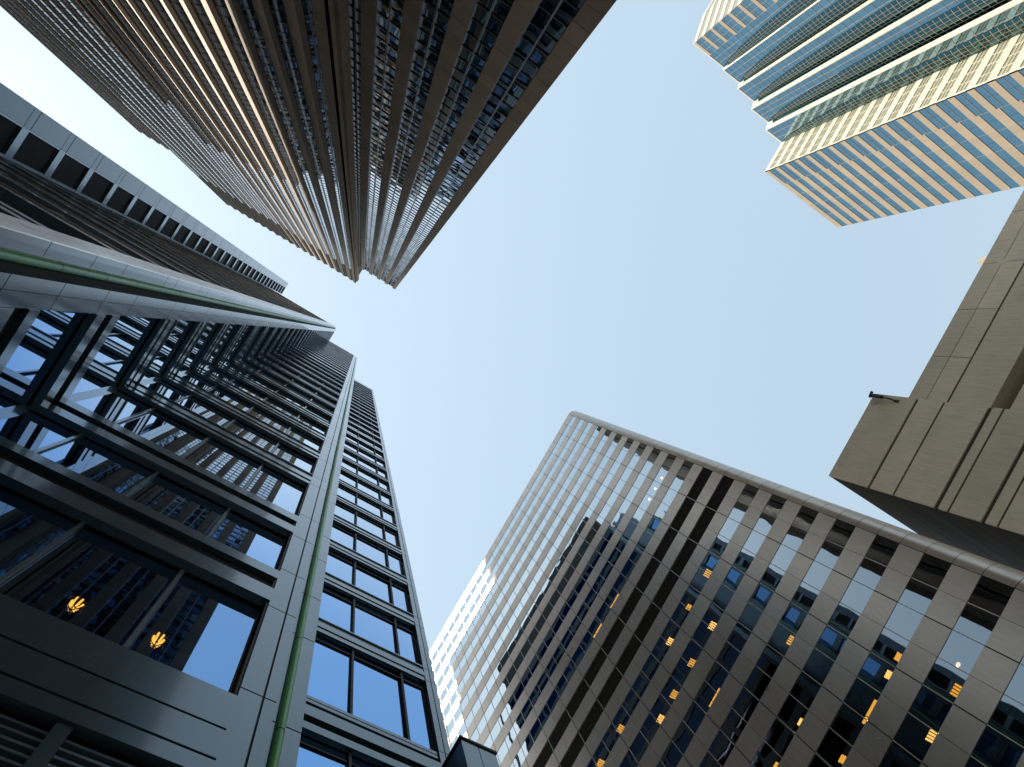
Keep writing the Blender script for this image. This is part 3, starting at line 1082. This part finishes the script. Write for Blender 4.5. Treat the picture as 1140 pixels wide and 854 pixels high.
# end face towards the street, stripes of stone and glass
FQ = FX(-.5635 * H, 1)
xs = [.4155 * H, 71.75, 76.5, 81.25, 86.0, 91.65]
for z in zk:
    st.key = z
    st.box(FQ, xs[0] + 0.004, xs[1], -0.3, 0.0, z - 1.42, min(z, H))
    for k in range(1, 5):
        for q in range(3):
            w = (xs[k + 1] - xs[k]) / 3
            st.box(FQ, xs[k] + q * w + 0.012, xs[k] + (q + 1) * w - 0.012, -0.3, 0.0, z - 1.93, min(z, H))
        if z + 2.0 <= H + 0.5:
            for q in range(2):
                w = (xs[k + 1] - xs[k]) / 2
                qw.add(FQ, xs[k] + q * w + 0.02, xs[k] + (q + 1) * w - 0.02, z - 0.02, min(z + 2.03, H), d=-0.08, tilt=0.003)
    if z + 2.5 <= H + 0.5:
        for q in range(2):
            w = (xs[1] - xs[0]) / 2
            qw.add(FQ, xs[0] + q * w + 0.02, xs[0] + (q + 1) * w - 0.02, z - 0.02, min(z + 2.53, H), d=-0.08, tilt=0.003)
        ln_.box(FQ, xs[0] + 0.01, xs[1], -0.07, -0.03, z + 1.2, z + 1.26)
for xv in xs[1:5]:
    ln_.box(FQ, xv - 0.02, xv + 0.02, -0.1, -0.05, GZ, H - 0.02)
# bright side face with cream bands
FZ = FY(.4155 * H, -1)
ya, yb = -.6195 * H, -.5635 * H
for z in zk:
    pg.key = z
    cr.box(FZ, ya, yb, -0.3, 0.0, z - 1.66, min(z, H))
    for q in (0.75, 1.5):
        if z + q < H:
            cl.box(FZ, ya, yb, -0.3, -0.03, z + q - 0.05, z + q + 0.05)
    if z < H - 0.3:
        pg.box(FZ, ya, yb, -0.3, -0.10, z + 0.003, min(z + 2.26, H))
for k in range(1, 4):
    yv = ya + (yb - ya) * k / 4
    cl.box(FZ, yv - 0.05, yv + 0.05, -0.1, -0.006, GZ, H - 0.02)
cr.box(FZ, yb - 0.35, yb + 0.0, -0.3, 0.006, GZ, H)
# sawtooth: glass facets and slanted cream facets
for i in range(len(outl) - 1):
    a = Vector((outl[i][0] * H, outl[i][1] * H, 0)); b = Vector((outl[i + 1][0] * H, outl[i + 1][1] * H, 0))
    uv = b - a; lnn = uv.length; uv.normalize()
    nn = Vector((-uv.y, uv.x, 0))
    fr = Frame(a, uv, nn)
    if abs(uv.y) < 0.01:
        x_plain = 32.5 * 0.158 if i == 0 else 0
        m_ = max(2, round(lnn / 1.6)); w = lnn / m_
        for z in zk:
            for (p, q) in ((0.0, 1.9), (1.95, 3.93)):
                if z + p < H:
                    for k in range(m_):
                        qw.add(fr, k * w + 0.02, (k + 1) * w - 0.02, z + p + 0.02, min(z + q - 0.02, H), d=-0.05, tilt=0.004)
                    ln_.box(fr, 0, lnn, -0.06, 0.0, min(z + p, H - 0.1) - 0.025, min(z + p, H - 0.1) + 0.025)
            if i == 0:
                st.key = ('l', z)
                st.box(fr, 0.05, 5.0, -0.04, 0.02, z - 1.1, min(z - 0.1, H))
        for k in range(m_ + 1):
            ln_.box(fr, min(max(k * w - 0.03, 0), lnn - 0.06), min(max(k * w + 0.03, 0.06), lnn), -0.06, 0.012, GZ, H - 0.02)
        cr.box(fr, 0, lnn, -0.3, 0.03, H - 0.5, H)
        # added bowed sheet imitating the dark reflection in the right-hand part of the facet
        xr_, wm = lnn - 0.05, min(lnn * 0.62, 3.4) if i else 3.2
        ztop = H - 0.55
        rows_ = [0, .3, .8, 1.6, 2.8, 4.5, 7, 10, 14, 20, 30, 45, 70, 110]
        bm_, lines = MB(), MB()
        prevr = None
        for dz in rows_:
            wv = wm * (1 - math.exp(-(dz / 13.0) ** 0.75))
            dv = 0.22 * wv / wm
            pts = [fr.p(xr_ - wv * (1 - t), 0.02 + dv * math.sin(math.pi * t), ztop - dz) for t in (0, .2, .4, .6, .8, 1)]
            if prevr:
                for q in range(5):
                    bm_.quad(pts[q], pts[q + 1], prevr[q + 1], prevr[q])
            prevr = pts
        bm_.build("reflection_sheet", M['tr_dark_teal'], Q)
        dz = 2.0
        while dz < 80:
            wv = wm * (1 - math.exp(-(dz / 13.0) ** 0.75)); dv = 0.22 * wv / wm
            pts = [fr.p(xr_ - wv * (1 - t), 0.05 + dv * math.sin(math.pi * t), ztop - dz) for t in (0.03, .2, .4, .6, .8, .97)]
            for q in range(5):
                lines.quad(pts[q] + Vector((0, 0, -0.05)), pts[q + 1] + Vector((0, 0, -0.05)), pts[q + 1] + Vector((0, 0, 0.05)), pts[q] + Vector((0, 0, 0.05)))
            dz += 1.31
        for q in range(1, 4):
            t = q / 4
            for r_i in range(4, len(rows_) - 1):
                d0_, d1_ = rows_[r_i], rows_[r_i + 1]
                P2 = []
                for dd in (d0_, d1_):
                    wv = wm * (1 - math.exp(-(dd / 13.0) ** 0.75)); dv = 0.22 * wv / wm
                    P2.append(fr.p(xr_ - wv * (1 - t), 0.05 + dv * math.sin(math.pi * t), ztop - dd))
                lines.quad(P2[0], P2[0] + uv * 0.07, P2[1] + uv * 0.07, P2[1])
        lines.build("reflection_lines", M['tr_line'], Q)
    else:
        for z in zk:
            cr.box(fr, lnn * 0.42, lnn, -0.3, 0.0, z - 3.91, min(z, H) - 0.02)
        fl_ = MB(); fl_.box(fr, 0, lnn * 0.42, -0.3, -0.02, GZ, H - 0.1)
        fl_.build('facet_return', M['tr_dark_teal'], Q)
        cr.box(fr, 0, lnn, -0.3, 0.005, H - 2.2, H)
# cream flank at the far left
a = Vector((.2045 * H, -.657 * H, 0)); b = Vector((.194 * H, -.703 * H, 0)); c = Vector((.1955 * H, -.80 * H, 0))
for (p, q) in ((a, b), (b, c)):
    uv = (q - p); lnn = uv.length; uv.normalize()
    fr = Frame(p, uv, Vector((uv.y, -uv.x, 0)))
    for z in zk:
        pg.key = ('k', round(lnn), z)
        cr.box(fr, 0.01, lnn, -0.3, 0.0, z - 1.7, min(z, H))
        if z < H - 0.3:
            pg.box(fr, 0.01, lnn, -0.3, -0.08, z + 0.003, min(z + 2.2, H))
st.build("stone_band", M['tr_stone'], Q)
cr.build("sunlit_cream_panels", M['tr_pale'], Q)
pg.build("spandrel_glass", M['tr_paleglass'], Q)
ln_.build("mullion_grid", M['tr_line'], Q)
cl.build("cream_mullions", M['tr_cream_line'], Q)
qw.build(Q)
